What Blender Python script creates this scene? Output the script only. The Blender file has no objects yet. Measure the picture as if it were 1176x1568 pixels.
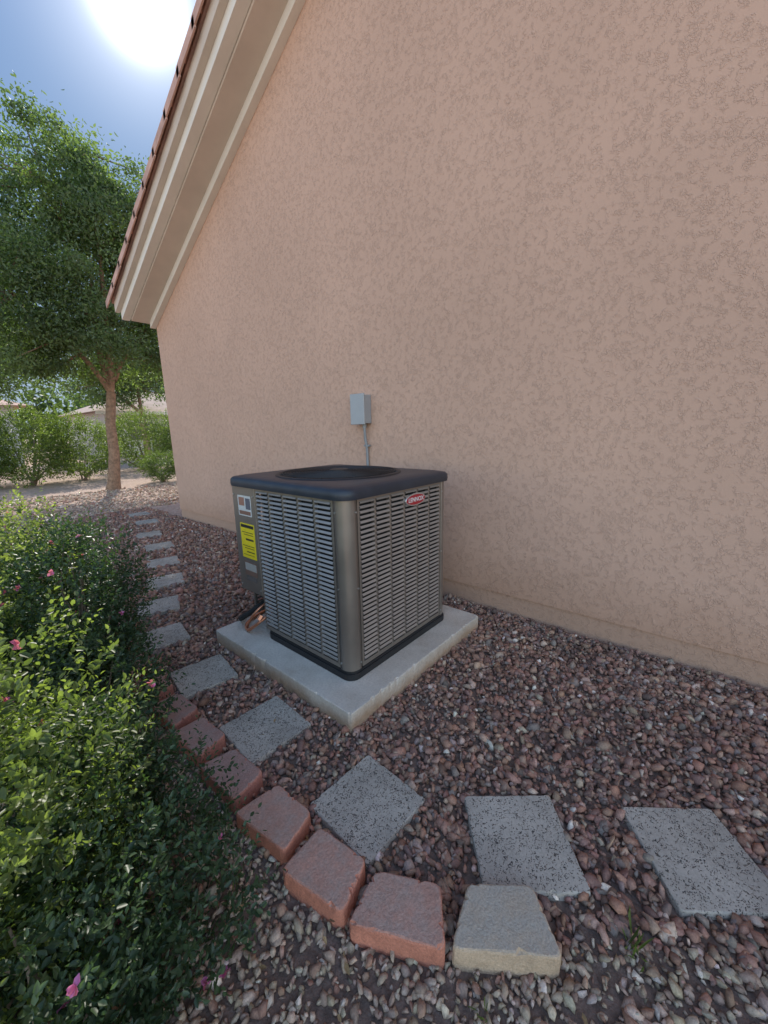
import bpy, math, random
import numpy as np
from math import radians, sin, cos, pi
from mathutils import Matrix, Vector, Euler
random.seed(7); rng=np.random.default_rng(7)
scene=bpy.context.scene
COL=scene.collection

# ------------------------------------------------------------------ materials
def new_mat(name):
    m=bpy.data.materials.new(name); m.use_nodes=True
    nt=m.node_tree; b=nt.nodes['Principled BSDF']
    return m,nt,b
def L(nt,a,b): nt.links.new(a,b)
def ramp(nt,stops,fac):
    r=nt.nodes.new('ShaderNodeValToRGB'); e=r.color_ramp.elements
    while len(e)<len(stops): e.new(0.5)
    for i,(p,c) in enumerate(stops):
        e[i].position=p; e[i].color=(c[0],c[1],c[2],1) if hasattr(c,'__len__') else (c,c,c,1)
    L(nt,fac,r.inputs[0]); return r.outputs[0]
def noise(nt,scale,detail=4,rough=.6,dist=0.0,vec=None):
    n=nt.nodes.new('ShaderNodeTexNoise'); n.inputs['Scale'].default_value=scale
    n.inputs['Detail'].default_value=detail; n.inputs['Roughness'].default_value=rough
    n.inputs['Distortion'].default_value=dist
    if vec is not None: L(nt,vec,n.inputs['Vector'])
    return n
def objcoord(nt):
    return nt.nodes.new('ShaderNodeTexCoord').outputs['Object']
def math_n(nt,op,a,b=None,clamp=False):
    m=nt.nodes.new('ShaderNodeMath'); m.operation=op; m.use_clamp=clamp
    for i,v in enumerate((a,b)):
        if v is None: continue
        if isinstance(v,(int,float)): m.inputs[i].default_value=v
        else: L(nt,v,m.inputs[i])
    return m.outputs[0]
def mixc(nt,fac,a,b,mode='MIX'):
    m=nt.nodes.new('ShaderNodeMix'); m.data_type='RGBA'; m.blend_type=mode
    for s,v in ((m.inputs[0],fac),(m.inputs[6],a),(m.inputs[7],b)):
        if isinstance(v,(int,float)): s.default_value=v
        elif isinstance(v,tuple): s.default_value=(v[0],v[1],v[2],1)
        else: L(nt,v,s)
    return m.outputs[2]
def bump(nt,b,h,strength=.5,dist=.01,prev=None):
    n=nt.nodes.new('ShaderNodeBump'); n.inputs['Strength'].default_value=strength
    n.inputs['Distance'].default_value=dist; L(nt,h,n.inputs['Height'])
    if prev is not None: L(nt,prev,n.inputs['Normal'])
    L(nt,n.outputs[0],b.inputs['Normal']); return n.outputs[0]
def simple(name,c,rough=.6,metal=0.0,var=.12,scale=12,bmp=0.0,bscale=200,bd=.002):
    m,nt,b=new_mat(name); co=objcoord(nt)
    n=noise(nt,scale,3,.6,vec=co)
    d=tuple(x*(1-var) for x in c); l=tuple(min(1,x*(1+var)) for x in c)
    L(nt,ramp(nt,[(.3,d),(.7,l)],n.outputs[0]),b.inputs['Base Color'])
    b.inputs['Roughness'].default_value=rough; b.inputs['Metallic'].default_value=metal
    if bmp>0:
        bn=noise(nt,bscale,3,.6,vec=co); bump(nt,b,bn.outputs[0],bmp,bd)
    return m

def stucco(name,c,bscale=60.,strength=.68,dist=.0046,base_darken=False):
    m,nt,b=new_mat(name); co=objcoord(nt)
    big=noise(nt,.8,3,.55,vec=co)
    c1=ramp(nt,[(.3,tuple(x*.94 for x in c)),(.7,tuple(x*1.05 for x in c))],big.outputs[0])
    if base_darken:
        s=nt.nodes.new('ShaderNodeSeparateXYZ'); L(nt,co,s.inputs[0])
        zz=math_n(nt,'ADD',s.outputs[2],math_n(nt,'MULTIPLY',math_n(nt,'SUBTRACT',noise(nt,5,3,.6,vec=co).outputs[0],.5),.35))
        c1=mixc(nt,1.0,c1,ramp(nt,[(.12,(.86,.82,.78)),(.5,(1,1,1))],zz),'MULTIPLY')  # wall colour gets darker towards the ground, with a noisy upper edge
    w=noise(nt,bscale,1.2,.5,1.0,vec=co)
    a=math_n(nt,'ABSOLUTE',math_n(nt,'SUBTRACT',w.outputs[0],.5))
    rdg=nt.nodes.new('ShaderNodeMapRange'); rdg.interpolation_type='SMOOTHSTEP'
    L(nt,a,rdg.inputs[0]); rdg.inputs[1].default_value=0; rdg.inputs[2].default_value=.10; rdg.inputs[3].default_value=1; rdg.inputs[4].default_value=0
    msk=noise(nt,30,1.0,.5,.4,vec=co)
    mk=ramp(nt,[(.42,0.0),(.62,1.0)],msk.outputs[0])
    hr=math_n(nt,'MULTIPLY',rdg.outputs[0],mk)
    fine=noise(nt,230,2,.6,vec=co)
    h=math_n(nt,'ADD',hr,math_n(nt,'MULTIPLY',fine.outputs[0],.34))
    L(nt,mixc(nt,math_n(nt,'MULTIPLY',hr,.08),c1,tuple(min(1,x*1.18) for x in c)),b.inputs['Base Color'])
    b.inputs['Roughness'].default_value=.92
    b.inputs['Specular IOR Level'].default_value=.2
    bump(nt,b,h,strength,dist)
    return m
M_wall=stucco('stucco_peach',(.655,.42,.305),base_darken=True)
M_found=stucco('stucco_foundation',(.54,.345,.245),strength=.6)
M_trim=simple('stucco_cream',(.66,.55,.45),.9,var=.06,scale=3,bmp=.3,bscale=120,bd=.003)
M_trim2=simple('stucco_cream_light',(.80,.73,.63),.9,var=.05,scale=3,bmp=.3,bscale=120,bd=.003)
M_tile=simple('roof_tile',(.60,.36,.28),.85,var=.25,scale=5,bmp=.4,bscale=60,bd=.004)

def attr_mat(name,rough=.85,transl=0.0,bmp=0.0,spec=.3,bscale=150,tc=(2.2,2.6,.8)):
    m,nt,b=new_mat(name)
    a=nt.nodes.new('ShaderNodeAttribute'); a.attribute_name='Col'
    colr=a.outputs['Color']
    if bmp>0:
        co=objcoord(nt); n=noise(nt,bscale,3,.7,vec=co)
        bump(nt,b,n.outputs[0],bmp,.003)
        colr=mixc(nt,1.0,colr,ramp(nt,[(.3,(.70,.68,.67)),(.7,(1.25,1.2,1.17))],n.outputs[0]),'MULTIPLY')
    L(nt,colr,b.inputs['Base Color']); b.inputs['Roughness'].default_value=rough
    b.inputs['Specular IOR Level'].default_value=spec
    if transl>0:
        t=nt.nodes.new('ShaderNodeBsdfTranslucent')
        L(nt,mixc(nt,1.0,colr,tc,'MULTIPLY'),t.inputs['Color'])
        mx=nt.nodes.new('ShaderNodeMixShader'); mx.inputs[0].default_value=transl
        L(nt,b.outputs[0],mx.inputs[1]); L(nt,t.outputs[0],mx.inputs[2])
        L(nt,mx.outputs[0],nt.nodes['Material Output'].inputs[0])
    return m
M_leaf=attr_mat('leaf_shrub',.42,.42,spec=.5,tc=(3.2,3.5,1.2))
M_leafd=attr_mat('leaf_evergreen_and_shaded',.42,.28,spec=.45)
M_tleaf=attr_mat('leaf_tree',.5,.45,spec=.4)
M_stone=attr_mat('stones',.88,bmp=.6,spec=.25)
M_bark=simple('bark',(.26,.165,.105),.9,var=.4,scale=14,bmp=.9,bscale=40,bd=.02)
M_twig=simple('twig_bark',(.27,.21,.16),.9,var=.3,scale=30)

# ------------------------------------------------------------------ mesh builder
class MB:
    def __init__(s): s.v=[];s.f=[];s.m=[];s.sm=[]
    def add(s,vs,fs,mi=0,smooth=False):
        o=len(s.v); s.v+= [tuple(p) for p in vs]
        for f in fs: s.f.append(tuple(i+o for i in f)); s.m.append(mi); s.sm.append(smooth)
    def box(s,x0,x1,y0,y1,z0,z1,mi=0):
        vs=[(x0,y0,z0),(x1,y0,z0),(x1,y1,z0),(x0,y1,z0),(x0,y0,z1),(x1,y0,z1),(x1,y1,z1),(x0,y1,z1)]
        s.add(vs,[(3,2,1,0),(4,5,6,7),(0,1,5,4),(1,2,6,5),(2,3,7,6),(3,0,4,7)],mi)
    def obox(s,o,u,v,w,mi=0):
        o=Vector(o);u=Vector(u);v=Vector(v);w=Vector(w)
        vs=[o,o+u,o+u+v,o+v,o+w,o+u+w,o+u+v+w,o+v+w]
        s.add(vs,[(3,2,1,0),(4,5,6,7),(0,1,5,4),(1,2,6,5),(2,3,7,6),(3,0,4,7)],mi)
    def tube(s,pts,rad,n=10,mi=0,closed=False,smooth=True):
        pts=[Vector(p) for p in pts]; k=len(pts)
        if not hasattr(rad,'__len__'): rad=[rad]*k
        vs=[]
        for i,p in enumerate(pts):
            if closed: d=(pts[(i+1)%k]-pts[i-1])
            else: d=pts[min(i+1,k-1)]-pts[max(i-1,0)]
            d.normalize(); a=Vector((0,0,1)) if abs(d.z)<.9 else Vector((1,0,0))
            x=d.cross(a).normalized(); y=d.cross(x)
            for j in range(n):
                t=2*pi*j/n; vs.append(p+x*cos(t)*rad[i]+y*sin(t)*rad[i])
        fs=[]
        for i in range(k if closed else k-1):
            i2=(i+1)%k
            for j in range(n):
                j2=(j+1)%n; fs.append((i*n+j,i*n+j2,i2*n+j2,i2*n+j))
        s.add(vs,fs,mi,smooth)
        if not closed:
            s.add(vs[:n],[tuple(range(n))],mi); s.add(vs[-n:],[tuple(range(n))[::-1]],mi)
    def loft(s,loops,mi=0,cap0=True,cap1=True,smooth=False):
        n=len(loops[0]); vs=[p for l in loops for p in l]; fs=[]
        for i in range(len(loops)-1):
            for j in range(n):
                j2=(j+1)%n; fs.append((i*n+j,i*n+j2,(i+1)*n+j2,(i+1)*n+j))
        s.add(vs,fs,mi,smooth)
        if cap0: s.add(loops[0],[tuple(range(n))[::-1]],mi)
        if cap1: s.add(loops[-1],[tuple(range(n))],mi)
    def obj(s,name,mats,parent=None,bevel=0,seg=2):
        me=bpy.data.meshes.new(name); me.from_pydata(s.v,[],s.f); 
        for m in (mats if isinstance(mats,list) else [mats]): me.materials.append(m)
        me.polygons.foreach_set('material_index',s.m); me.polygons.foreach_set('use_smooth',s.sm)
        me.update()
        ob=bpy.data.objects.new(name,me); COL.objects.link(ob)
        if parent: ob.parent=parent
        if bevel>0:
            bm=ob.modifiers.new('b','BEVEL'); bm.width=bevel; bm.segments=seg; bm.limit_method='ANGLE'
        return ob
def empty(name,loc=(0,0,0)):
    e=bpy.data.objects.new(name,None); COL.objects.link(e); e.empty_display_size=.2; return e
def rr(x0,x1,y0,y1,r,z,n=6):
    pts=[]
    for cx,cy,a0 in ((x1-r,y1-r,0),(x0+r,y1-r,pi/2),(x0+r,y0+r,pi),(x1-r,y0+r,1.5*pi)):
        for i in range(n+1):
            a=a0+pi/2*i/n; pts.append((cx+r*cos(a),cy+r*sin(a),z))
    return pts
def np_mesh(name,V,F,cols,mat,smooth=False,parent=None):
    me=bpy.data.meshes.new(name); k=F.shape[1]
    me.vertices.add(len(V)); me.vertices.foreach_set('co',V.astype(np.float32).ravel())
    me.loops.add(F.size); me.loops.foreach_set('vertex_index',F.astype(np.int32).ravel())
    me.polygons.add(len(F)); me.polygons.foreach_set('loop_start',(np.arange(len(F))*k).astype(np.int32))
    me.polygons.foreach_set('loop_total',np.full(len(F),k,np.int32))
    if cols is not None:
        a=me.attributes.new('Col','FLOAT_COLOR','POINT')
        c4=np.ones((len(V),4),np.float32); c4[:,:3]=cols; a.data.foreach_set('color',c4.ravel())
    me.materials.append(mat); me.update(calc_edges=True); me.validate()
    if smooth: me.polygons.foreach_set('use_smooth',np.ones(len(F),bool))
    ob=bpy.data.objects.new(name,me); COL.objects.link(ob)
    if parent: ob.parent=parent
    return ob

# ------------------------------------------------------------------ ground
def ground_mat():
    m,nt,b=new_mat('ground_gravelly'); co=objcoord(nt)
    v=nt.nodes.new('ShaderNodeTexVoronoi'); v.inputs['Scale'].default_value=28; L(nt,co,v.inputs['Vector'])
    n=noise(nt,.35,4,.6,vec=co); n2=noise(nt,12,3,.65,vec=co)
    sp=nt.nodes.new('ShaderNodeSeparateColor'); L(nt,v.outputs['Color'],sp.inputs[0])
    c=ramp(nt,[(0,(.30,.20,.16)),(.35,(.42,.29,.225)),(.7,(.52,.38,.30)),(1,(.62,.48,.40))],sp.outputs[0])
    c=mixc(nt,.6,c,ramp(nt,[(.35,(.42,.27,.20)),(.65,(.54,.39,.30))],n.outputs[0]))
    c=mixc(nt,.5,c,ramp(nt,[(.3,(.7,.7,.7)),(.7,(1.1,1.1,1.1))],n2.outputs[0]),'MULTIPLY')
    L(nt,c,b.inputs['Base Color']); b.inputs['Roughness'].default_value=.95
    bump(nt,b,v.outputs['Distance'],.7,-.02)
    return m
M_ground=ground_mat()
g=MB(); g.add([(-300,-300,0),(300,-300,0),(300,300,0),(-300,300,0)],[(0,1,2,3)]); g.obj('ground',M_ground)
M_soil=simple('gravel_soil',(.18,.125,.098),.95,var=.4,scale=40,bmp=.8,bscale=90,bd=.01)
g=MB(); g.add([(-.8,-4,.004),(2.719,-4,.004),(2.719,8.5,.004),(1.0,8.5,.004),(-.8,5,.004)],[(0,1,2,3,4)]); g.obj('gravel_bed',M_soil)

# ------------------------------------------------------------------ pavers & edgers
def paver_mat():
    m,nt,b=new_mat('paver_concrete'); co=objcoord(nt)
    n=noise(nt,5,4,.6,vec=co); nf=noise(nt,120,3,.7,vec=co)
    base=ramp(nt,[(.3,(.38,.335,.28)),(.7,(.56,.50,.42))],n.outputs[0])
    base=mixc(nt,.6,base,ramp(nt,[(.3,(.7,.7,.7)),(.7,(1.15,1.15,1.15))],nf.outputs[0]),'MULTIPLY')
    v=nt.nodes.new('ShaderNodeTexVoronoi'); v.inputs['Scale'].default_value=115; 
    dn=noise(nt,60,2,.6,vec=co); mv=mixc(nt,.06,co,dn.outputs[1]); L(nt,mv,v.inputs['Vector'])
    sp=nt.nodes.new('ShaderNodeSeparateColor'); L(nt,v.outputs['Color'],sp.inputs[0])
    big=math_n(nt,'GREATER_THAN',sp.outputs[0],.55)
    pit=ramp(nt,[(.28,1.0),(.46,0.0)],v.outputs['Distance'])
    pit=math_n(nt,'MULTIPLY',pit,big)
    L(nt,mixc(nt,pit,base,(.05,.045,.042)),b.inputs['Base Color'])
    b.inputs['Roughness'].default_value=.9
    h=math_n(nt,'SUBTRACT',math_n(nt,'MULTIPLY',nf.outputs[0],.3),pit)
    bump(nt,b,h,.8,.005); return m
M_paver=paver_mat()
def rough_slab(name,quad,z0,z1,mat,rnd=.012,jit=.002,ch=.004,nseg=14):
    q=[Vector((a,b,0)) for a,b in quad]
    c=sum(q,Vector())/4
    out=[]; n=len(q)
    for i in range(n):
        p=q[i]; a=(q[i-1]-p); d=(q[(i+1)%n]-p)
        r=min(rnd,a.length*.3,d.length*.3)
        A=p+a.normalized()*r; D=p+d.normalized()*r
        for t in (0,.33,.66,1): out.append((A*(1-t)**2+p*2*t*(1-t)+D*t*t))
        E=q[(i+1)%n]+(p-q[(i+1)%n]).normalized()*r
        for t in np.linspace(.08,.92,nseg): out.append(D+(E-D)*float(t))
    area=sum(out[i].x*out[(i+1)%len(out)].y-out[(i+1)%len(out)].x*out[i].y for i in range(len(out)))
    if area<0: out=out[::-1]
    m=len(out); wv=[random.uniform(-1,1) for _ in range(m)]
    wv=[(wv[i-1]+wv[i]*1.5+wv[(i+1)%m])/3.5 for i in range(m)]
    chip=[max(0,random.random()-.86)*30*jit for _ in range(m)]
    def lp(ins,z,j,cf=0):
        l=[]
        for i,p in enumerate(out):
            d=(p-c); s=1-(ins+cf*chip[i]+wv[i]*jit*.6)/d.length
            l.append((c.x+d.x*s+random.uniform(-j,j)*.5,c.y+d.y*s+random.uniform(-j,j)*.5,z+(random.uniform(-j,j)*.3-cf*chip[i]*.5 if z<z1 else 0)))
        return l
    b=MB()
    loops=[lp(-.002,z0,0),lp(-.001,z0+(z1-z0)*.4,jit),lp(-.001,z0+(z1-z0)*.65,jit),lp(0,z1-ch,jit*.8,.5),lp(ch*.35,z1-ch*.3,jit*.5,1),lp(ch,z1,jit*.3,1)]
    b.loft(loops,0,smooth=False)
    return b.obj(name,mat)
def sq(cx,cy,s,a):
    r=radians(a); h=s/2
    return [(cx+x*cos(r)-y*sin(r),cy+x*sin(r)+y*cos(r)) for x,y in ((-h,-h),(h,-h),(h,h),(-h,h))]
paver_specs=[(1.435,-.10,.325,38),(1.112,.366,.325,40),(.882,.868,.315,-3),(.857,1.518,.315,-3),(.862,2.165,.30,-8),
 (.885,2.83,.30,-10),(1.07,3.39,.30,-20),(1.335,3.95,.31,-18),(1.55,4.57,.31,-16),(1.77,5.28,.31,-12),(1.91,6.03,.31,-14),(2.2,6.95,.31,-10),(2.35,7.75,.31,-8),(1.78,-.62,.32,30)]
EXC=[]
for i,(cx,cy,s,a) in enumerate(paver_specs):
    qd=sq(cx,cy,s,a); EXC.append(qd); rough_slab('stepping_stone',qd,-.02,.030+random.uniform(-.003,.003),M_paver)
def edger_mat(name,c,dust,dcol=(.30,.25,.22)):
    m,nt,b=new_mat(name); co=objcoord(nt)
    n=noise(nt,9,4,.65,vec=co); nf=noise(nt,160,3,.7,vec=co)
    base=ramp(nt,[(.3,tuple(x*.75 for x in c)),(.7,tuple(x*1.15 for x in c))],n.outputs[0])
    geo=nt.nodes.new('ShaderNodeNewGeometry'); sx=nt.nodes.new('ShaderNodeSeparateXYZ'); L(nt,geo.outputs['Normal'],sx.inputs[0])
    n3=noise(nt,22,3,.7,vec=co)
    f=math_n(nt,'MULTIPLY',math_n(nt,'POWER',math_n(nt,'MAXIMUM',sx.outputs[2],0),4),ramp(nt,[(.35,dust*.6),(.65,dust)],n3.outputs[0]))
    base=mixc(nt,f,base,dcol)
    base=mixc(nt,.7,base,ramp(nt,[(.3,(.65,.65,.65)),(.7,(1.2,1.2,1.2))],nf.outputs[0]),'MULTIPLY')
    L(nt,base,b.inputs['Base Color']); b.inputs['Roughness'].default_value=.93
    bump(nt,b,math_n(nt,'ADD',nf.outputs[0],math_n(nt,'MULTIPLY',noise(nt,45,2,.6,vec=co).outputs[0],1.2)),.7,.005); return m
M_red=edger_mat('edger_red',(.60,.235,.15),.95,(.46,.33,.275))
M_red2=edger_mat('edger_red_dark',(.50,.21,.155),.95,(.41,.29,.25))
M_greyb=edger_mat('edger_grey',(.58,.42,.28),.95,(.47,.42,.35))
edg=[([(.847,.425),(.965,.275),(.851,.150),(.681,.385)],M_greyb),
 ([(.700,.665),(.795,.488),(.670,.392),(.546,.635)],M_red),
 ([(.680,.905),(.702,.705),(.553,.660),(.508,.895)],M_red),
 ([(.687,1.160),(.693,.965),(.548,.928),(.512,1.185)],M_red),
 ([(.668,1.455),(.680,1.250),(.537,1.225),(.525,1.485)],M_red2),
 ([(.672,1.76),(.685,1.56),(.545,1.53),(.527,1.765)],M_red2),
 ([(.675,2.04),(.69,1.84),(.555,1.80),(.535,2.05)],M_red2),
 ([(.675,2.34),(.69,2.14),(.555,2.10),(.535,2.35)],M_red2),
 ([(.70,2.64),(.70,2.44),(.56,2.40),(.54,2.65)],M_red2),
 ([(.76,2.94),(.72,2.74),(.58,2.72),(.57,2.97)],M_red2),
 ([(.86,3.23),(.80,3.04),(.64,3.04),(.67,3.29)],M_red2)]
for qd,m in edg:
    EXC.append(qd); rough_slab('edging_brick',qd,-.02,.078+random.uniform(-.004,.004),m,rnd=.022,jit=.0024,ch=.007)
# ------------------------------------------------------------------ pad
def pad_mat():
    m,nt,b=new_mat('pad_concrete'); co=objcoord(nt)
    n=noise(nt,4,5,.65,vec=co); nf=noise(nt,90,4,.75,vec=co)
    base=ramp(nt,[(.3,(.56,.49,.41)),(.7,(.72,.65,.56))],n.outputs[0])
    geo=nt.nodes.new('ShaderNodeSeparateXYZ'); L(nt,co,geo.inputs[0])
    z=math_n(nt,'ADD',geo.outputs[2],math_n(nt,'MULTIPLY',math_n(nt,'SUBTRACT',n.outputs[0],.5),.14))
    st=ramp(nt,[(.03,1.0),(.10,0.0)],z)
    base=mixc(nt,math_n(nt,'MULTIPLY',st,.8),base,(.42,.26,.15))
    base=mixc(nt,.55,base,ramp(nt,[(.3,(.68,.68,.68)),(.65,(1.1,1.1,1.1))],nf.outputs[0]),'MULTIPLY')
    L(nt,base,b.inputs['Base Color']); b.inputs['Roughness'].default_value=.93
    bump(nt,b,nf.outputs[0],.7,.008); return m
M_pad=pad_mat()
PAD=[(1.10,1.175),(2.375,1.17),(2.38,2.47),(1.095,2.465)]; EXC.append(PAD)
rough_slab('concrete_pad',PAD,-.03,.11,M_pad,rnd=.018,jit=.0028,ch=.006,nseg=60)

# ------------------------------------------------------------------ gravel
def inside(pts,quad,marg):
    q=np.array(quad); c=q.mean(0); q=c+(q-c)*(1+marg/np.linalg.norm(q-c,axis=1,keepdims=True))
    r=np.ones(len(pts),bool)
    ar=sum(q[i][0]*q[(i+1)%4][1]-q[(i+1)%4][0]*q[i][1] for i in range(4))
    if ar<0: q=q[::-1]
    for i in range(4):
        a=q[i]; b=q[(i+1)%4]; d=b-a
        r&=(d[0]*(pts[:,1]-a[1])-d[1]*(pts[:,0]-a[0]))>0
    return r
ph=(1+5**.5)/2
IV=np.array([(-1,ph,0),(1,ph,0),(-1,-ph,0),(1,-ph,0),(0,-1,ph),(0,1,ph),(0,-1,-ph),(0,1,-ph),(ph,0,-1),(ph,0,1),(-ph,0,-1),(-ph,0,1)])/np.sqrt(1+ph*ph)
IF=np.array([(0,11,5),(0,5,1),(0,1,7),(0,7,10),(0,10,11),(1,5,9),(5,11,4),(11,10,2),(10,7,6),(7,1,8),(3,9,4),(3,4,2),(3,2,6),(3,6,8),(3,8,9),(4,9,5),(2,4,11),(6,2,10),(8,6,7),(9,8,1)])
def scatter(x0,x1,y0,y1,dens):
    n=int((x1-x0)*(y1-y0)*dens); return np.stack([rng.uniform(x0,x1,n),rng.uniform(y0,y1,n)],1)
EDGE=np.array([(1.6,-.9),(1.3,-.4),(.97,.10),(.78,.26),(.62,.50),(.54,.78),(.53,1.06),(.53,1.35),(.535,1.65),(.54,1.9),(.55,2.6),(.62,3.1),(.9,4.0),(1.15,5),(1.3,6),(1.4,7),(1.5,8.5)])
eb=lambda y: np.interp(y,EDGE[:,1],EDGE[:,0])
def rocks(P,r,z,cols):
    n=len(P)
    V=np.repeat(IV[None],n,0)
    for k in range(6):
        d=rng.normal(size=(n,3)); d/=np.linalg.norm(d,axis=1,keepdims=True); h=rng.uniform(.25,.7,n)
        t=np.einsum('nij,nj->ni',V,d)-h[:,None]; t=np.maximum(t,0); V=V-t[:,:,None]*d[:,None,:]
    V=V*(1+rng.uniform(-.13,.13,(n,12,1)))*1.28
    V=V*np.stack([rng.uniform(.9,1.4,n),rng.uniform(.65,1.0,n),rng.uniform(.5,.85,n)],1)[:,None,:]
    q=rng.normal(size=(n,4)); q[:,1:3]*=.5; q/=np.linalg.norm(q,axis=1,keepdims=True)
    w,x,y,zz=q.T
    R=np.stack([np.stack([1-2*(y*y+zz*zz),2*(x*y-w*zz),2*(x*zz+w*y)],1),np.stack([2*(x*y+w*zz),1-2*(x*x+zz*zz),2*(y*zz-w*x)],1),np.stack([2*(x*zz-w*y),2*(y*zz+w*x),1-2*(x*x+y*y)],1)],1)
    V=np.einsum('nij,nkj->nki',R,V)*r[:,None,None]
    V[:,:,0]+=P[:,0:1];V[:,:,1]+=P[:,1:2];V[:,:,2]+=z[:,None]
    F=(IF[None]+(np.arange(n)*12)[:,None,None]).reshape(-1,3)
    return V.reshape(-1,3),F,np.repeat(cols,12,0)
def pal(n,kind):
    if kind=='red':
        base=np.array([(.29,.175,.135),(.375,.21,.15),(.28,.22,.19),(.43,.29,.215),(.19,.13,.11),(.52,.40,.31),(.76,.67,.57)])
        w=[.27,.28,.15,.16,.065,.06,.015]
    else:
        base=np.array([(.42,.32,.235),(.50,.39,.29),(.34,.265,.205),(.56,.46,.36),(.40,.245,.175),(.68,.59,.49)])
        w=[.27,.25,.2,.13,.12,.03]
    i=rng.choice(len(base),n,p=w); return np.clip(base[i]*rng.uniform(.72,1.3,(n,1))*rng.uniform(.94,1.06,(n,3)),0,1)
def make_gravel():
    allV=[];allF=[];allC=[];off=0
    for (x0,x1,y0,y1,dens,rm,kind) in [(.4,2.72,-1.4,2.7,3800,.0121,'red'),(.5,2.72,2.7,8.4,1800,.0148,'red'),(-.6,1.3,-.9,2.2,4400,.0092,'tan'),(-.9,1.5,2.2,8.4,500,.016,'tan'),(-.5,7,8.4,12,260,.020,'tan')]:
        P=scatter(x0,x1,y0,y1,dens)
        b=eb(P[:,1])
        if y0<8: keep=(P[:,0]>b) if kind=='red' else (P[:,0]<b+.03)
        else: keep=np.ones(len(P),bool)
        for q in EXC: keep&=~inside(P,q,-.004)
        if y0<7.5: keep&=P[:,0]<2.712
        P=P[keep]; n=len(P)
        r=rm*np.clip(rng.lognormal(0,.38,n),.45,2.4)
        z=rng.uniform(.002,.018,n)*(1 if kind=='red' else .7)+r*.15
        V,F,C=rocks(P,r,z,pal(n,kind)); allV.append(V);allF.append(F+off);allC.append(C);off+=len(V)
    np_mesh('gravel',np.concatenate(allV),np.concatenate(allF),np.concatenate(allC),M_stone)
make_gravel()

# ------------------------------------------------------------------ house
house=empty('stucco_house')
WX=2.72; SL=.49; YC=6.9; ZE=3.06; YB=-6.9
zf=lambda y: ZE+SL*(YC-abs(y))
b=MB()
def prism(b,poly,x0,x1,mi=0):
    n=len(poly); vs=[(x0,y,z) for y,z in poly]+[(x1,y,z) for y,z in poly]
    b.add(vs,[tuple(range(n))[::-1],tuple(range(n,2*n))]+[(i,(i+1)%n,n+(i+1)%n,n+i) for i in range(n)],mi)
prism(b,[(YC,.16),(YC,ZE+.05),(0,zf(0)+.05),(YB,ZE+.05),(YB,.16)],WX,12)
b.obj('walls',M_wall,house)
b=MB(); b.box(WX+.012,11.98,YB+.012,YC-.012,-.05,.159); b.obj('foundation',M_found,house)
YEND=7.08
def rake(b,x0,x1,h0,h1,ye,mi=0):
    for s in (1,-1):
        poly=[(0,zf(0)+h0),(s*ye,zf(ye)+h0),(s*ye,zf(ye)+h1),(0,zf(0)+h1)]
        if s<0: poly=poly[::-1]
        prism(b,poly,x0,x1,mi)
b=MB(); rake(b,2.645,2.719,-.035,.06,YC+.03); b.obj('frieze_trim',M_trim2,house)
b=MB(); rake(b,2.41,12,.0605,.36,YEND-.10); b.obj('soffit',M_trim,house)
b=MB(); rake(b,2.30,2.405,.09,.33,YEND-.05); b.obj('bargeboard',M_trim2,house)
b=MB(); rake(b,2.235,2.298,.20,.335,YEND-.02); b.obj('rake_mould',M_trim,house)
b=MB(); rake(b,2.22,12.1,.3605,.385,YEND+.04); b.obj('roof_deck',M_tile,house)
b=MB()
dy=.36
for s in (1,-1):
    y=YEND+.10
    while y>0.1:
        y2=y-dy-.05
        for xi,(xc,r0,r1) in enumerate([(2.255,.080,.068)]+[(2.5+.25*i,.085,.07) for i in range(10)]):
            n=8; l0=[];l1=[];l0i=[]
            for j in range(n+1):
                a=-.15+(pi+.3)*j/n
                l0.append((xc+r0*cos(a),s*y,zf(y)+.375+.03+r0*sin(a)))
                l1.append((xc+r1*cos(a),s*y2,zf(y2)+.375+r1*sin(a)))
                l0i.append((xc+(r0-.014)*cos(a),s*y,zf(y)+.375+.03+(r0-.014)*sin(a)))
            vs=l0+l1+l0i; m=n+1
            fs=[(j,j+1,m+j+1,m+j) for j in range(n)]+[(j,j+1,2*m+j+1,2*m+j) for j in range(n)]
            b.add(vs,fs,0,False)
        b.obox((2.165,s*y,zf(y)+.325),(.016,0,0),(0,s*(y2-y),zf(y2)-zf(y)-.02),(0,0,.09))
        y-=dy
b.obj('roof_tiles',M_tile,house)

# ------------------------------------------------------------------ AC unit
ac=empty('air_conditioner_unit')
def metal(name,c,rough=.38,met=.55):
    m,nt,b=new_mat(name); co=objcoord(nt); n=noise(nt,6,4,.6,vec=co)
    L(nt,ramp(nt,[(.3,tuple(x*.92 for x in c)),(.7,tuple(x*1.05 for x in c))],n.outputs[0]),b.inputs['Base Color'])
    b.inputs['Metallic'].default_value=met; 
    L(nt,ramp(nt,[(.3,rough-.05),(.7,rough+.08)],n.outputs[0]),b.inputs['Roughness'])
    return m
M_met=metal('painted_steel_taupe',(.29,.255,.22),.36,.6)
M_slat=metal('louvre_steel',(.38,.35,.32),.42,.5)
M_dark=simple('coil_dark',(.015,.015,.016),.7)
M_lid=simple('lid_black',(.026,.033,.046),.42,var=.2,scale=8,bmp=.15,bscale=400,bd=.001)
M_base=simple('base_black',(.02,.02,.022),.5)
X0,X1,Y0,Y1,YP=1.27,2.20,1.335,2.105,2.385
ZB,ZT=.112,1.098
b=MB(); b.loft([rr(X0-.006,X1+.006,Y0-.006,Y1+.008,.06,z) for z in (ZB,ZB+.035)]); b.loft([rr(X0-.0,X1+.0,Y0,Y1+.0,.058,z) for z in (ZB+.0351,ZB+.05)]);
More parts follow.
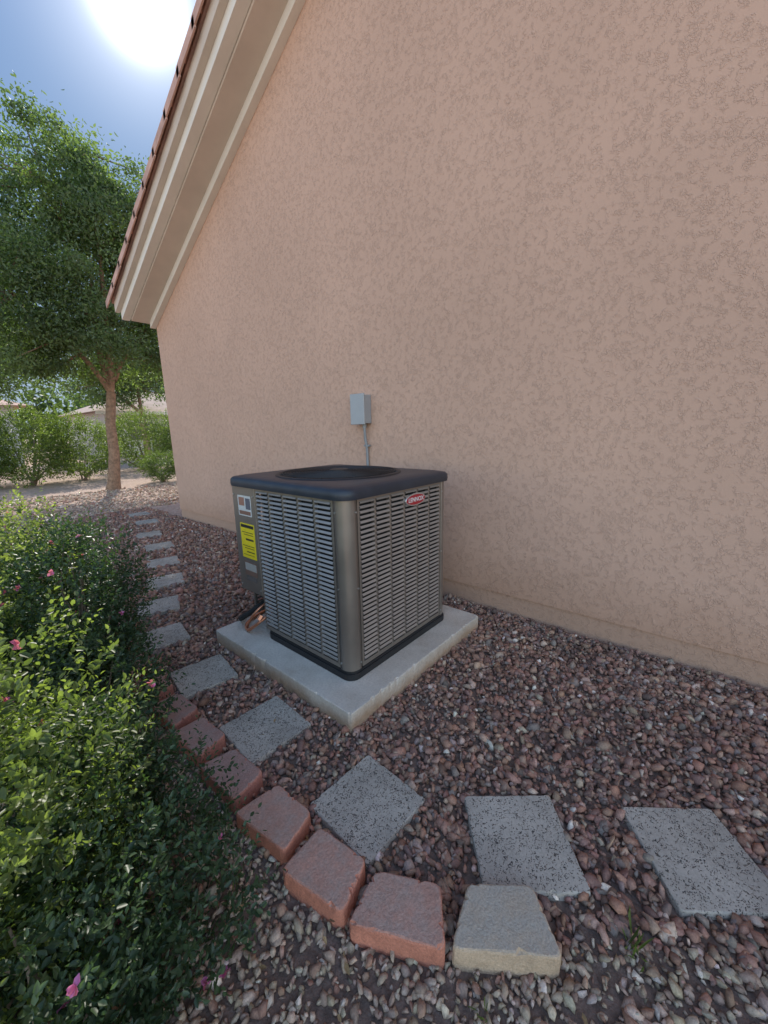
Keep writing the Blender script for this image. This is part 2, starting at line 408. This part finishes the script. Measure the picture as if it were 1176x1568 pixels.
b.box(X0+.25,X1-.002,Y1-.1,YP-.02,ZB,ZB+.034); b.obj('base_pan',M_base,ac)
b=MB(); b.box(X0+.03,X1-.03,Y0+.03,Y1-.03,ZB+.05,ZT-.02); b.box(X0+.22,X1-.03,Y1-.0301,YP-.03,ZB+.035,ZT-.02)
b.obj('coil',M_dark,ac)
b=MB()
def post(cx,cy,a0,r=.06,wing=.02):
    pts=[]; n=10
    d0=Vector((cos(a0),sin(a0),0)); d1=Vector((cos(a0+pi/2),sin(a0+pi/2),0))
    c=Vector((cx,cy,0))
    pts.append(c+d0*r-d1*wing); 
    for i in range(n+1):
        a=a0+pi/2*i/n; pts.append(c+Vector((cos(a),sin(a),0))*r)
    pts.append(c+d1*r-d0*wing)
    inn=[c+(p-c)*.94 for p in pts][::-1]
    lp=pts+inn
    b.loft([[(p.x,p.y,z) for p in lp] for z in (ZB+.05,ZT)],smooth=False)
r=.06
post(X0+r,Y0+r,pi); post(X1-r,Y0+r,1.5*pi); post(X1-r,YP-r,0)
pb=b.obj('corner_posts',M_met,ac)
for p in pb.data.polygons: p.use_smooth = len(p.vertices)==4
slats=MB(); frame=MB()
def panel(o,u,n,width,ncol,z0=ZB+.055,z1=ZT-.002):
    o=Vector((o[0],o[1],0));u=Vector(u).normalized();n=Vector(n).normalized()
    up=Vector((0,0,1)); rib=.016; rail=.024
    T=.020
    frame.obox(o+up*z0-n*T,u*width,n*T,up*rail); frame.obox(o+up*(z1-rail)-n*T,u*width,n*T,up*rail)
    cw=(width-rib)/ncol
    for i in range(ncol+1):
        frame.obox(o+u*(i*cw)-n*T+up*(z0+rail+.0005),u*rib,n*T,up*(z1-z0-2*rail-.001))
    za=z0+rail; nrow=34; ph_=(z1-z0-2*rail)/nrow
    for i in range(ncol):
        for k in range(nrow):
            s=o+u*(i*cw+rib+.0004)+up*(za+k*ph_)
            w=cw-rib-.0008
            a0=s-n*.002+up*ph_*.98; a1=s+n*.002+up*ph_*.80; a2=s+n*.0055+up*ph_*.58; a3=s+n*.004+up*ph_*.47; a4=s-n*.004+up*ph_*.52
            prof=[a0,a1,a2,a3,a4]
            slats.add(prof+[q+u*w for q in prof],[(0,1,6,5),(1,2,7,6),(2,3,8,7),(3,4,9,8)],0,False)
panel((X0,Y0+.085),(0,1,0),(-1,0,0),Y1-Y0-.075,5)
panel((X0+.085,Y0),(1,0,0),(0,-1,0),X1-X0-.17,6)
panel((X1,Y0+.085),(0,1,0),(1,0,0),YP-Y0-.17,7)
panel((X0+.085,YP),(1,0,0),(0,1,0),X1-X0-.17,6)
slats.obj('louvre_slats',M_slat,ac); frame.obj('louvre_frames',M_met,ac)
b=MB(); b.box(X0-.004,X0+.014,Y1+.012,YP-.012,.385,ZT)
b.box(X0+.0145,X0+.08,YP-.016,YP-.0005,.385,ZT); b.box(X0+.0145,X0+.215,Y1+.012,YP-.017,.385,.40)
b.obj('control_panel',M_met,ac,bevel=.004)
b=MB()
e=.022
b.loft([rr(X0-e,X1+e,Y0-e,YP+e,.085,ZT-.012,10),rr(X0-e-.003,X1+e+.003,Y0-e-.003,YP+e+.003,.088,ZT+.006,10),rr(X0-e-.001,X1+e+.001,Y0-e-.001,YP+e+.001,.087,ZT+.030,10),
 rr(X0-e+.010,X1+e-.010,Y0-e+.010,YP+e-.010,.08,ZT+.042,10),rr(X0+.03,X1-.03,Y0+.03,YP-.03,.07,ZT+.050,10),rr(X0+.06,X1-.06,Y0+.06,YP-.06,.08,ZT+.052,10)],smooth=True)
b.obj('lid',M_lid,ac)
cx,cy=(X0+X1)/2,(Y0+YP)/2; zt=ZT+.053
b=MB()
circ=lambda r,z,n=64:[(cx+r*cos(2*pi*i/n),cy+r*sin(2*pi*i/n),z) for i in range(n)]
b.loft([circ(.40,zt),circ(.395,zt+.006),circ(.375,zt+.006),circ(.37,zt+.002)],1,False,False,True)
b.add(circ(.369,zt+.0015),[tuple(range(64))],2)
for i in range(18):
    rr_=.06+i*.0175; b.tube(circ(rr_,zt+.008+.008*(1-(rr_/.37)**2),48),.0022,6,1,True)
for i in range(12):
    a=2*pi*i/12; b.tube([(cx+q*cos(a),cy+q*sin(a),zt+.005+.008*(1-(q/.37)**2)) for q in (.05,.15,.26,.385)],.003,6,1)
b.loft([circ(.062,zt+.006,32),circ(.062,zt+.020,32),circ(.05,zt+.023,32)],1,True,True)
b.obj('fan_guard',[M_lid,M_base,M_dark],ac)
b=MB()
def screw(p,n):
    p=Vector(p);n=Vector(n); b.tube([p,p+n*.004],.0055,8)
for z in (.2,.62,1.02):
    screw((X0-.0005,Y0+.072,z),(-1,0,0)); screw((X0+.072,Y0-.0005,z),(0,-1,0)); screw((X1-.072,Y0-.0005,z),(0,-1,0)); 
for z in (.42,1.03): screw((X0-.0045,Y1+.03,z),(-1,0,0)); screw((X0-.0045,YP-.03,z),(-1,0,0))
b.obj('screws',simple('screw_steel',(.5,.5,.48),.35,.8),ac)
M_bred=simple('badge_red',(.38,.02,.03),.35,var=.05); M_bsil=simple('badge_silver',(.6,.6,.6),.3,.8,var=.03)
M_white=simple('print_white',(.75,.75,.73),.5,var=.03)
def ell(x,z,a,c,y,n=40): return [(x+a*cos(2*pi*i/n),y,z+c*sin(2*pi*i/n)) for i in range(n)]
bx,bz=X0+.565,ZT-.085
b=MB(); b.loft([ell(bx,bz,.098,.037,Y0-.0005),ell(bx,bz,.098,.037,Y0-.009),ell(bx,bz,.095,.034,Y0-.011)]); 
b.loft([ell(bx,bz,.091,.030,Y0-.0108),ell(bx,bz,.090,.029,Y0-.0125)],1); b.obj('badge',[M_bsil,M_bred],ac)
def text(s,size,loc,rot,mat,name,sx=1):
    cu=bpy.data.curves.new(name,'FONT'); cu.body=s; cu.size=size; cu.align_x='CENTER'; cu.align_y='CENTER'; cu.extrude=.0006; cu.offset=.0004
    cu.materials.append(mat); o=bpy.data.objects.new(name,cu); COL.objects.link(o); o.location=loc; o.rotation_euler=rot; o.scale=(sx,1,1); o.parent=ac; return o
text('LENNOX',.037,(bx,Y0-.0132,bz),(pi/2,0,0),M_white,'badge_text')
def lab(y0,y1,z0,z1,c,name,off=.0052,r=.5):
    b=MB(); b.box(X0-off,X0-off+.0008,y0,y1,z0,z1); return b.obj(name,simple('m_'+name,c,r,var=.04),ac)
ya,yb=Y1+.055,YP-.075
lab(ya,yb,.90,1.03,(.62,.61,.58),'label_white'); lab(ya+.008,ya+.060,.945,1.015,(.13,.13,.16),'label_photo',.0062)
lab(ya+.075,yb-.012,.965,1.018,(.35,.17,.12),'label_photo_b',.0062); lab(ya+.01,yb-.01,.908,.932,(.25,.13,.09),'label_strip',.0062)
lab(ya-.012,yb,.62,.85,(.85,.66,.02),'energy_label'); lab(ya-.004,yb-.008,.822,.842,(.02,.02,.02),'energy_label_header',.0062)
for i,(a,c) in enumerate([(.79,.004),(.775,.004),(.74,.012),(.70,.004),(.685,.004),(.66,.006),(.64,.003)]): lab(ya+.006,yb-.015-.02*(i%3),a,a+c,(.05,.045,.02),'energy_label_line_%d'%i,.0062)
lab(ya-.005,yb-.01,.50,.595,(.20,.12,.09),'warning_label'); lab(ya+.002,yb-.018,.535,.585,(.40,.38,.34),'warning_label_text',.0062)
lab(ya+.01,yb-.02,.46,.494,(.14,.12,.11),'warning_label_b')
M_ins=simple('pipe_insulation',(.02,.02,.02),.8); M_cop=simple('copper',(.62,.27,.16),.42,.8)
b=MB()
def bez(p,n=14):
    out=[]; P=[Vector(q) for q in p]
    for i in range(n+1):
        t=i/n; out.append(P[0]*(1-t)**3+P[1]*3*t*(1-t)**2+P[2]*3*t*t*(1-t)+P[3]*t**3)
    return out
b.tube(bez([(1.50,2.26,.30),(1.30,2.26,.28),(1.24,2.30,.20),(1.25,2.40,.15)]),.016,10,0)
b.tube(bez([(1.25,2.40,.15),(1.27,2.52,.125),(1.7,2.60,.06),(2.72,2.62,.09)]),.016,10,0)
b.tube(bez([(1.50,2.20,.30),(1.26,2.19,.33),(1.20,2.20,.22),(1.235,2.30,.13)]),.008,8,1)
b.tube(bez([(1.50,2.15,.24),(1.28,2.14,.26),(1.21,2.15,.18),(1.22,2.26,.125)]),.011,8,1)
b.tube(bez([(1.22,2.26,.125),(1.24,2.36,.122),(1.3,2.42,.122),(1.6,2.44,.122)]),.011,8,1)
b.tube([(1.262,2.147,.248),(1.240,2.149,.226)],.017,6,1,False,False)
b.tube([(1.40,2.155,.245),(1.36,2.15,.248)],.018,6,1,False,False)
b.obj('refrigerant_lines',[M_ins,M_cop],ac)

# ------------------------------------------------------------------ junction box
jb=empty('electrical_junction_box')
M_jb=metal('box_grey',(.42,.44,.45),.45,.35)
b=MB(); b.box(2.625,WX-.002,2.455,2.61,1.47,1.72); b.obj('box_body',M_jb,jb,bevel=.006)
b=MB(); b.box(2.612,2.6248,2.447,2.618,1.462,1.729); b.obj('box_cover',M_jb,jb,bevel=.003)
b=MB(); b.tube([(2.68,2.51,1.475),(2.68,2.51,1.43)],.019,12); b.tube([(2.68,2.51,1.43),(2.683,2.507,1.33),(2.695,2.503,1.27),(2.700,2.502,1.2),(2.70,2.50,.5),(2.66,2.46,.3),(2.3,2.38,.18),(2.05,2.36,.2)],.0125,10)
b.box(2.69,WX-.001,2.47,2.535,1.262,1.278)
b.obj('conduit',simple('conduit_grey',(.30,.31,.32),.5,.3),jb)

# ------------------------------------------------------------------ foliage
def leaf_mesh(name,P,D,Ln,ratio,cols,mat,parent=None,up=None):
    n=len(P); D=D/np.linalg.norm(D,axis=1,keepdims=True)
    A=rng.normal(size=(n,3)) if up is None else up+rng.normal(size=(n,3))*.5
    S=np.cross(D,A); S/=np.linalg.norm(S,axis=1,keepdims=True)+1e-9
    Nn=np.cross(S,D)
    Ln=Ln[:,None]; W=Ln*ratio*.5
    f=.30
    v0=P; v3=P+D*Ln-Nn*Ln*.10
    l1=P+D*Ln*.32+S*W+Nn*W*f; l2=P+D*Ln*.70+S*W*.8+Nn*W*f
    r1=P+D*Ln*.32-S*W+Nn*W*f; r2=P+D*Ln*.70-S*W*.8+Nn*W*f
    V=np.stack([v0,l1,l2,v3,r2,r1],1).reshape(-1,3)
    o=(np.arange(n)*6)[:,None]
    F=np.stack([np.concatenate([o,o+1,o+2,o+3],1),np.concatenate([o,o+3,o+4,o+5],1)],1).reshape(-1,4)
    return np_mesh(name,V,F,np.repeat(cols,6,0),mat,False,parent)
def rand_unit(n):
    d=rng.normal(size=(n,3)); return d/np.linalg.norm(d,axis=1,keepdims=True)
def lump(d,seed):
    s=np.random.default_rng(seed); f=np.zeros(len(d))
    for k in range(7):
        a=s.normal(size=3); a/=np.linalg.norm(a); f+=s.uniform(.5,1)*np.sin((d@a)*s.uniform(3,8)+s.uniform(0,6))
    return f/7
def shrub(name,lobes,ntw,lpt,leaf,twl,colA,colB,flowers=0,minz=.02,branches=9,shell=(.45,1.0),mat=None,lumpy=.55):
    e=empty(name); Ps=[];Ds=[];Ls=[];Cs=[];Us=[];FL=[]
    br=MB()
    for li,(x,y,z,a,b_,c) in enumerate(lobes):
        wgt=(a*b_*c)**.67/sum((l[3]*l[4]*l[5])**.67 for l in lobes); n=int(ntw*wgt)
        d=rand_unit(n); lf=1+lumpy*lump(d,li*13+5)
        rho=shell[0]+(shell[1]-shell[0])*rng.uniform(0,1,n)**.45
        B=np.array([x,y,z])+d*np.array([a,b_,c])*(rho*lf)[:,None]
        B=B[B[:,2]>minz]
        d=(B-np.array([x,y,z])); d/=np.linalg.norm(d,axis=1,keepdims=True)
        n=len(B)
        T=d*.7+np.array([0,0,.65])+rng.normal(size=(n,3))*.4; T/=np.linalg.norm(T,axis=1,keepdims=True)
        tl=rng.uniform(.6,1.6,n)*twl; tone=rng.uniform(0,1,n)
        for k in range(lpt):
            t=(k+.5)/lpt
            side=rng.normal(size=(n,3)); side-=T*(side*T).sum(1,keepdims=True); side/=np.linalg.norm(side,axis=1,keepdims=True)
            Ps.append(B+T*(tl*t)[:,None]+side*leaf*.08)
            Ds.append(T*(.35+.5*t)+side*(1.0-.35*t)); Us.append(T)
            Ls.append(leaf*rng.uniform(.65,1.25,n)*(1.0-.35*t)); 
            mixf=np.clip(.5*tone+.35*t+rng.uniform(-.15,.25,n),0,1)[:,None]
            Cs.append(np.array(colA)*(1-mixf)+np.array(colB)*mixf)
        for k in range(branches):
            i=rng.integers(n); e_=B[i]; s0=np.array([x+rng.uniform(-.08,.08),y+rng.uniform(-.08,.08),0]); 
            mid=(s0+e_)/2+rng.normal(size=3)*.04*max(a,.3)
            br.tube([s0,(s0+mid)/2+rng.normal(size=3)*.015,mid,(mid+e_)/2+rng.normal(size=3)*.015,e_],[.013*a/.4,.011*a/.4,.008*a/.4,.006*a/.4,.003],6)
        if flowers: 
            ii=rng.choice(n,max(1,int(flowers*wgt))); FL.append(B[ii]+T[ii]*tl[ii][:,None]*1.1)
    P=np.concatenate(Ps);D=np.concatenate(Ds);Ln=np.concatenate(Ls);C=np.concatenate(Cs);U=np.concatenate(Us)
    leaf_mesh('leaves',P,D,Ln,.5,C,mat or M_leaf,e,U)
    if branches: br.obj('branches',M_twig,e)
    if flowers:
        F=np.concatenate(FL); k=6; n=len(F); P=np.repeat(F,k,0); D=rand_unit(n*k)+np.array([-.2,-.3,.5])
        leaf_mesh('flowers',P,D,np.full(n*k,.016),.8,np.tile([.55,.16,.38],(n*k,1)),M_leafd,e)
    return e
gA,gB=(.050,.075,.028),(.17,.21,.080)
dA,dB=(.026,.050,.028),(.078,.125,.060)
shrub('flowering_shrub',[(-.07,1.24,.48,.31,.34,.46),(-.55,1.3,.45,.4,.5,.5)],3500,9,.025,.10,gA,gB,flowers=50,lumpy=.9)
shrub('evergreen_and_shaded_shrub',[(-.10,.95,.20,.32,.28,.28),(.17,1.10,.20,.25,.30,.28),(.18,1.42,.30,.20,.22,.30)],2700,9,.024,.085,dA,dB,flowers=16,lumpy=.8,mat=M_leafd,branches=8)  # shaded part of the front shrub: its shade put into darker leaf colours
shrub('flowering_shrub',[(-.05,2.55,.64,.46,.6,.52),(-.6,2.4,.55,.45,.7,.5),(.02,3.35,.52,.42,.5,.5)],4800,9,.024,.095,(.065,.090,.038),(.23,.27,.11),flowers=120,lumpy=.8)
shrub('evergreen_and_shaded_shrub',[(.36,2.35,.54,.29,.36,.40),(.34,1.98,.30,.22,.28,.26),(.30,2.85,.48,.34,.42,.42)],4200,9,.025,.09,dA,dB,flowers=16,branches=16,lumpy=.8,mat=M_leafd)
hA,hB=(.05,.075,.026),(.14,.18,.06)
shrub('hedge_shrub',[(2.0,15.2,1.05,1.2,1.2,1.0),(3.3,15.4,1.0,1.0,1.1,.95),(.8,15.6,1.0,1.1,1.1,.95)],6500,7,.065,.2,hA,hB,minz=.15,branches=5)
shrub('hedge_shrub',[(5.8,17.6,1.15,1.3,1.2,1.05),(7.9,17.9,1.15,1.4,1.2,1.05)],4600,7,.07,.2,hA,hB,minz=.15,branches=4)
shrub('hedge_shrub',[(4.6,12.6,.42,.5,.5,.40)],900,7,.05,.15,(.04,.06,.025),(.10,.14,.05),minz=.05)
def tree(name,base,top,lobes,trunk_r,nclump,lpc,leaf,spread,colA,colB,seed=1):
    e=empty(name); br=MB(); bx,by=base; rs=random.Random(seed)
    top=Vector(top); B0=Vector((bx,by,-.1))
    pts=[B0,B0.lerp(top,.12)+Vector((.02,0,0)),B0.lerp(top,.4)+Vector((.04,0,0)),B0.lerp(top,.7)+Vector((-.03,0,0)),top]
    br.tube(pts,[trunk_r*1.5,trunk_r*1.1,trunk_r*.95,trunk_r*.85,trunk_r*.8],14)
    cents=[]
    tot=sum(l[3]*l[4]*l[5] for l in lobes)
    for (x,y,z,a,b_,c) in lobes:
        n=int(nclump*a*b_*c/tot); d=rand_unit(n); r=rng.uniform(.15,1,n)**.45
        P=np.array([x,y,z])+d*np.array([a,b_,c])*r[:,None]; cents.append(P)
    cents=np.concatenate(cents)
    mains=[]
    for (x,y,z,a,b_,c) in lobes:
        t=Vector((x,y,z)); m=(top+t)/2+Vector((rs.uniform(-.2,.2),rs.uniform(-.2,.2),rs.uniform(-.1,.3)))
        ps=bez([top,top+(m-top)*.5+Vector((0,0,.2)),m,t],6); mains.append(ps)
        br.tube(ps,list(np.linspace(trunk_r*.6,trunk_r*.22,len(ps))),8)
    allm=[p for ps in mains for p in ps]
    for i in rng.choice(len(cents),min(len(cents),130),replace=False):
        c=Vector(cents[i]); s=min(allm,key=lambda p:(p-c).length); m=(s+c)/2+Vector(rng.normal(size=3)*.08)
        br.tube([s,m,c],[trunk_r*.2,trunk_r*.12,.008],5)
    br.obj('trunk_and_limbs',M_bark,e)
    n=len(cents); sz=rng.uniform(.6,1.35,n)*spread; tone=rng.uniform(0,1,n)
    P=np.repeat(cents,lpc,0)+rng.normal(size=(n*lpc,3))*np.repeat(sz,lpc)[:,None]*np.array([1,1,.75])
    D=rng.normal(size=(n*lpc,3))+np.array([0,0,-.3])
    mf=np.clip(np.repeat(tone,lpc)*.6+rng.uniform(0,.4,n*lpc),0,1)[:,None]
    C=np.array(colA)*(1-mf)+np.array(colB)*mf
    leaf_mesh('crown_leaves',P,D,leaf*rng.uniform(.6,1.3,n*lpc),.42,C,M_tleaf,e)
    return e
tA,tB=(.058,.085,.048),(.155,.20,.105)
tree('shade_tree',(3.12,12.0),(3.43,12.0,2.45),[(3.4,12.0,5.2,2.0,2.0,1.7),(4.3,12.2,6.7,1.25,1.5,1.3),(2.8,12.0,6.9,1.3,1.5,1.0),(4.9,12.2,4.5,.95,1.3,1.1),(1.9,12.2,4.4,1.5,1.7,1.7),(3.7,12,7.8,.7,.8,.55),(3.3,12,3.4,2.1,1.6,.75)],.13,330,280,.085,.235,tA,tB)
tree('shade_tree',(.5,19),(.6,19,2.6),[(.6,19,5,2.4,2.4,2.2),(2.2,19.4,4.2,1.6,1.8,1.3)],.2,150,180,.13,.42,tA,tB,seed=3)
tree('shade_tree',(9.5,28),(9.5,28,2.6),[(9.5,28,5.2,2.6,2.6,2),(7.5,28,4.4,1.8,2,1.5)],.2,130,150,.16,.42,tA,tB,seed=4)
def far_trees():
    P=[];C=[]
    for i in range(46):
        x=-40+i*2.6+rng.uniform(-1,1); y=rng.uniform(52,62); h=rng.uniform(3.5,7)
        n=260; d=rand_unit(n)*rng.uniform(.3,1,(n,1))**.5
        P.append(np.array([x,y,h*.5])+d*np.array([rng.uniform(2,3.4),2,h*.5])); C.append(np.tile(np.array([.07,.10,.045])*rng.uniform(.7,1.4),(n,1)))
    P=np.concatenate(P);C=np.concatenate(C)
    leaf_mesh('distant_trees',P,rng.normal(size=P.shape),rng.uniform(.5,1.0,len(P)),.6,C,M_tleaf)
far_trees()
def weed(x,y,n,h,name='grass_tuft'):
    P=np.tile([x,y,.01],(n,1))+rng.normal(size=(n,3))*np.array([.012,.012,0]); D=rng.normal(size=(n,3))*np.array([.55,.55,.1])+np.array([0,0,1])
    leaf_mesh(name,P,D,h*rng.uniform(.5,1.2,n),.07,np.tile([.12,.16,.05],(n,1))*rng.uniform(.7,1.5,(n,1)),M_leafd)
weed(1.03,.02,16,.07); weed(1.27,-.33,26,.11); weed(1.42,-.36,20,.10); weed(.66,.28,10,.05); weed(.40,1.0,12,.06)
n=260; P=np.stack([rng.uniform(.15,1.6,n),rng.uniform(.0,3.2,n),rng.uniform(.022,.034,n)],1)
P=P[~inside(P[:,:2],PAD,.01)]; k=rng.uniform(0,1,len(P))<np.clip(1.25-P[:,0],.12,1); P=P[k]; n=len(P)
D=rng.normal(size=(n,3))*np.array([1,1,.15])
leaf_mesh('fallen_leaves',P,D,rng.uniform(.012,.028,n),.45,np.tile([.36,.25,.13],(n,1))*rng.uniform(.5,1.4,(n,1)),M_stone,None,np.tile([0,0,1.],(n,1)))

# ------------------------------------------------------------------ neighbour houses
nh=empty('neighbor_house')
Mn=simple('neighbor_stucco',(.62,.56,.50),.9,var=.05); Mg=simple('window_glass',(.03,.04,.05),.15)
b=MB(); b.box(8,24,30,40,0,2.9); b.obj('walls',Mn,nh)
b=MB(); b.add([(7.4,29.4,2.85),(24.6,29.4,2.85),(24.6,40.6,2.85),(7.4,40.6,2.85),(11.5,35,4.6),(20.5,35,4.6)],[(0,1,5,4),(1,2,5),(2,3,4,5),(3,0,4),(3,2,1,0)]); b.obj('roof',simple('neighbor_roof',(.42,.30,.24),.9,var=.2,scale=3),nh)
b=MB(); b.box(7.4,24.6,29.34,29.398,2.65,2.87); b.obj('fascia',M_trim2,nh)
b=MB(); 
for x in (9.2,12,16,20): b.box(x,x+1.6,29.97,29.998,1.0,2.2)
b.obj('windows',Mg,nh)
b=MB()
for x in (9.2,12,16,20):
    b.box(x-.1,x+1.7,29.95,29.969,.9,1.0); b.box(x-.1,x+1.7,29.95,29.969,2.2,2.3); b.box(x+.77,x+.83,29.95,29.969,1.0,2.2)
b.obj('window_frames',M_trim2,nh)
nh2=empty('neighbor_house')
b=MB(); b.box(-14,3.3,26,34,0,2.9); b.obj('walls',simple('neighbor_stucco_b',(.60,.57,.56),.9,var=.05),nh2)
b=MB(); b.add([(-14.5,25.4,2.85),(3.9,25.4,2.85),(3.9,34.6,2.85),(-14.5,34.6,2.85),(-10.5,30,4.3),(-.5,30,4.3)],[(0,1,5,4),(1,2,5),(2,3,4,5),(3,0,4),(3,2,1,0)]); b.obj('roof',M_tile,nh2)
b=MB(); b.box(-1,1,25.97,25.998,1,2.2); b.box(-8,-6,25.97,25.998,1,2.2); b.obj('windows',Mg,nh2)

# ------------------------------------------------------------------ light
SD=Vector((315,717,615)).normalized()
elev=math.asin(SD.z); az=math.atan2(SD.x,SD.y)
w=bpy.data.worlds.new("World"); scene.world=w; w.use_nodes=True; nt=w.node_tree
bg=nt.nodes['Background']; sky=nt.nodes.new('ShaderNodeTexSky'); sky.sky_type='NISHITA'; sky.sun_disc=False
sky.sun_elevation=elev; sky.sun_rotation=az; sky.dust_density=.6; sky.air_density=1.0; sky.ozone_density=2.0
tc=nt.nodes.new('ShaderNodeTexCoord'); vm=nt.nodes.new('ShaderNodeVectorMath'); vm.operation='DOT_PRODUCT'
L(nt,tc.outputs['Generated'],vm.inputs[0]); vm.inputs[1].default_value=SD
f=math_n(nt,'MULTIPLY',math_n(nt,'ADD',vm.outputs['Value'],1.0),.5)
mul=ramp(nt,[(0,(1.0,.84,.69)),(.5,(.97,.82,.68)),(.80,(.16,.18,.20))],f)
c=mixc(nt,1.0,sky.outputs[0],mul,'MULTIPLY')
sx=nt.nodes.new('ShaderNodeSeparateXYZ'); L(nt,tc.outputs['Generated'],sx.inputs[0])
zz=math_n(nt,'ADD',math_n(nt,'MULTIPLY',math_n(nt,'MAXIMUM',sx.outputs[2],0.0),4.3),2.7)
sc=nt.nodes.new('ShaderNodeVectorMath'); sc.operation='SCALE'; L(nt,c,sc.inputs[0]); L(nt,zz,sc.inputs['Scale'])  # sky raised away from the sun, as added fill for the shaded side
blue=ramp(nt,[(0,(.55,.68,.80)),(.25,(.38,.56,.82)),(.6,(.20,.38,.74)),(1,(.13,.30,.66))],sx.outputs[2])
bs=nt.nodes.new('ShaderNodeVectorMath'); bs.operation='SCALE'; L(nt,blue,bs.inputs[0]); bs.inputs['Scale'].default_value=5.4
front=ramp(nt,[(.70,0.0),(.90,1.0)],f)
mixed=mixc(nt,front,sc.outputs[0],bs.outputs[0])
dp=math_n(nt,'MAXIMUM',vm.outputs['Value'],0.0)
glow=math_n(nt,'ADD',math_n(nt,'ADD',math_n(nt,'MULTIPLY',math_n(nt,'POWER',dp,150.0),4.0),math_n(nt,'MULTIPLY',math_n(nt,'POWER',dp,30.0),.7)),math_n(nt,'MULTIPLY',math_n(nt,'POWER',dp,1200.0),30.0))
aus=nt.nodes.new('ShaderNodeVectorMath'); aus.operation='SCALE'; aus.inputs[0].default_value=(1,.97,.92); L(nt,glow,aus.inputs['Scale'])
add=nt.nodes.new('ShaderNodeVectorMath'); add.operation='ADD'; L(nt,mixed,add.inputs[0]); L(nt,aus.outputs[0],add.inputs[1])
L(nt,add.outputs[0],bg.inputs[0]); bg.inputs[1].default_value=.15
ld=bpy.data.lights.new('sun','SUN'); ld.energy=5; ld.angle=radians(.5); ld.color=(1,.94,.85)
lo=bpy.data.objects.new('sun',ld); COL.objects.link(lo); lo.rotation_euler=(-SD).to_track_quat('-Z','Y').to_euler()

# ------------------------------------------------------------------ camera
cam=bpy.data.cameras.new('camera'); co=bpy.data.objects.new('camera',cam); COL.objects.link(co)
cam.sensor_fit='VERTICAL'; cam.sensor_height=24; cam.lens=24*600/1568; cam.clip_start=.02; cam.clip_end=1500
Mx=Matrix.Rotation(radians(-49.4),4,'Z')@Matrix.Rotation(radians(78),4,'X')@Matrix.Rotation(radians(-1.2),4,'Z')
co.matrix_world=Matrix.Translation((0,0,1.42))@Mx
scene.camera=co
scene.view_settings.view_transform='Standard'; scene.view_settings.look='None'; scene.view_settings.exposure=0
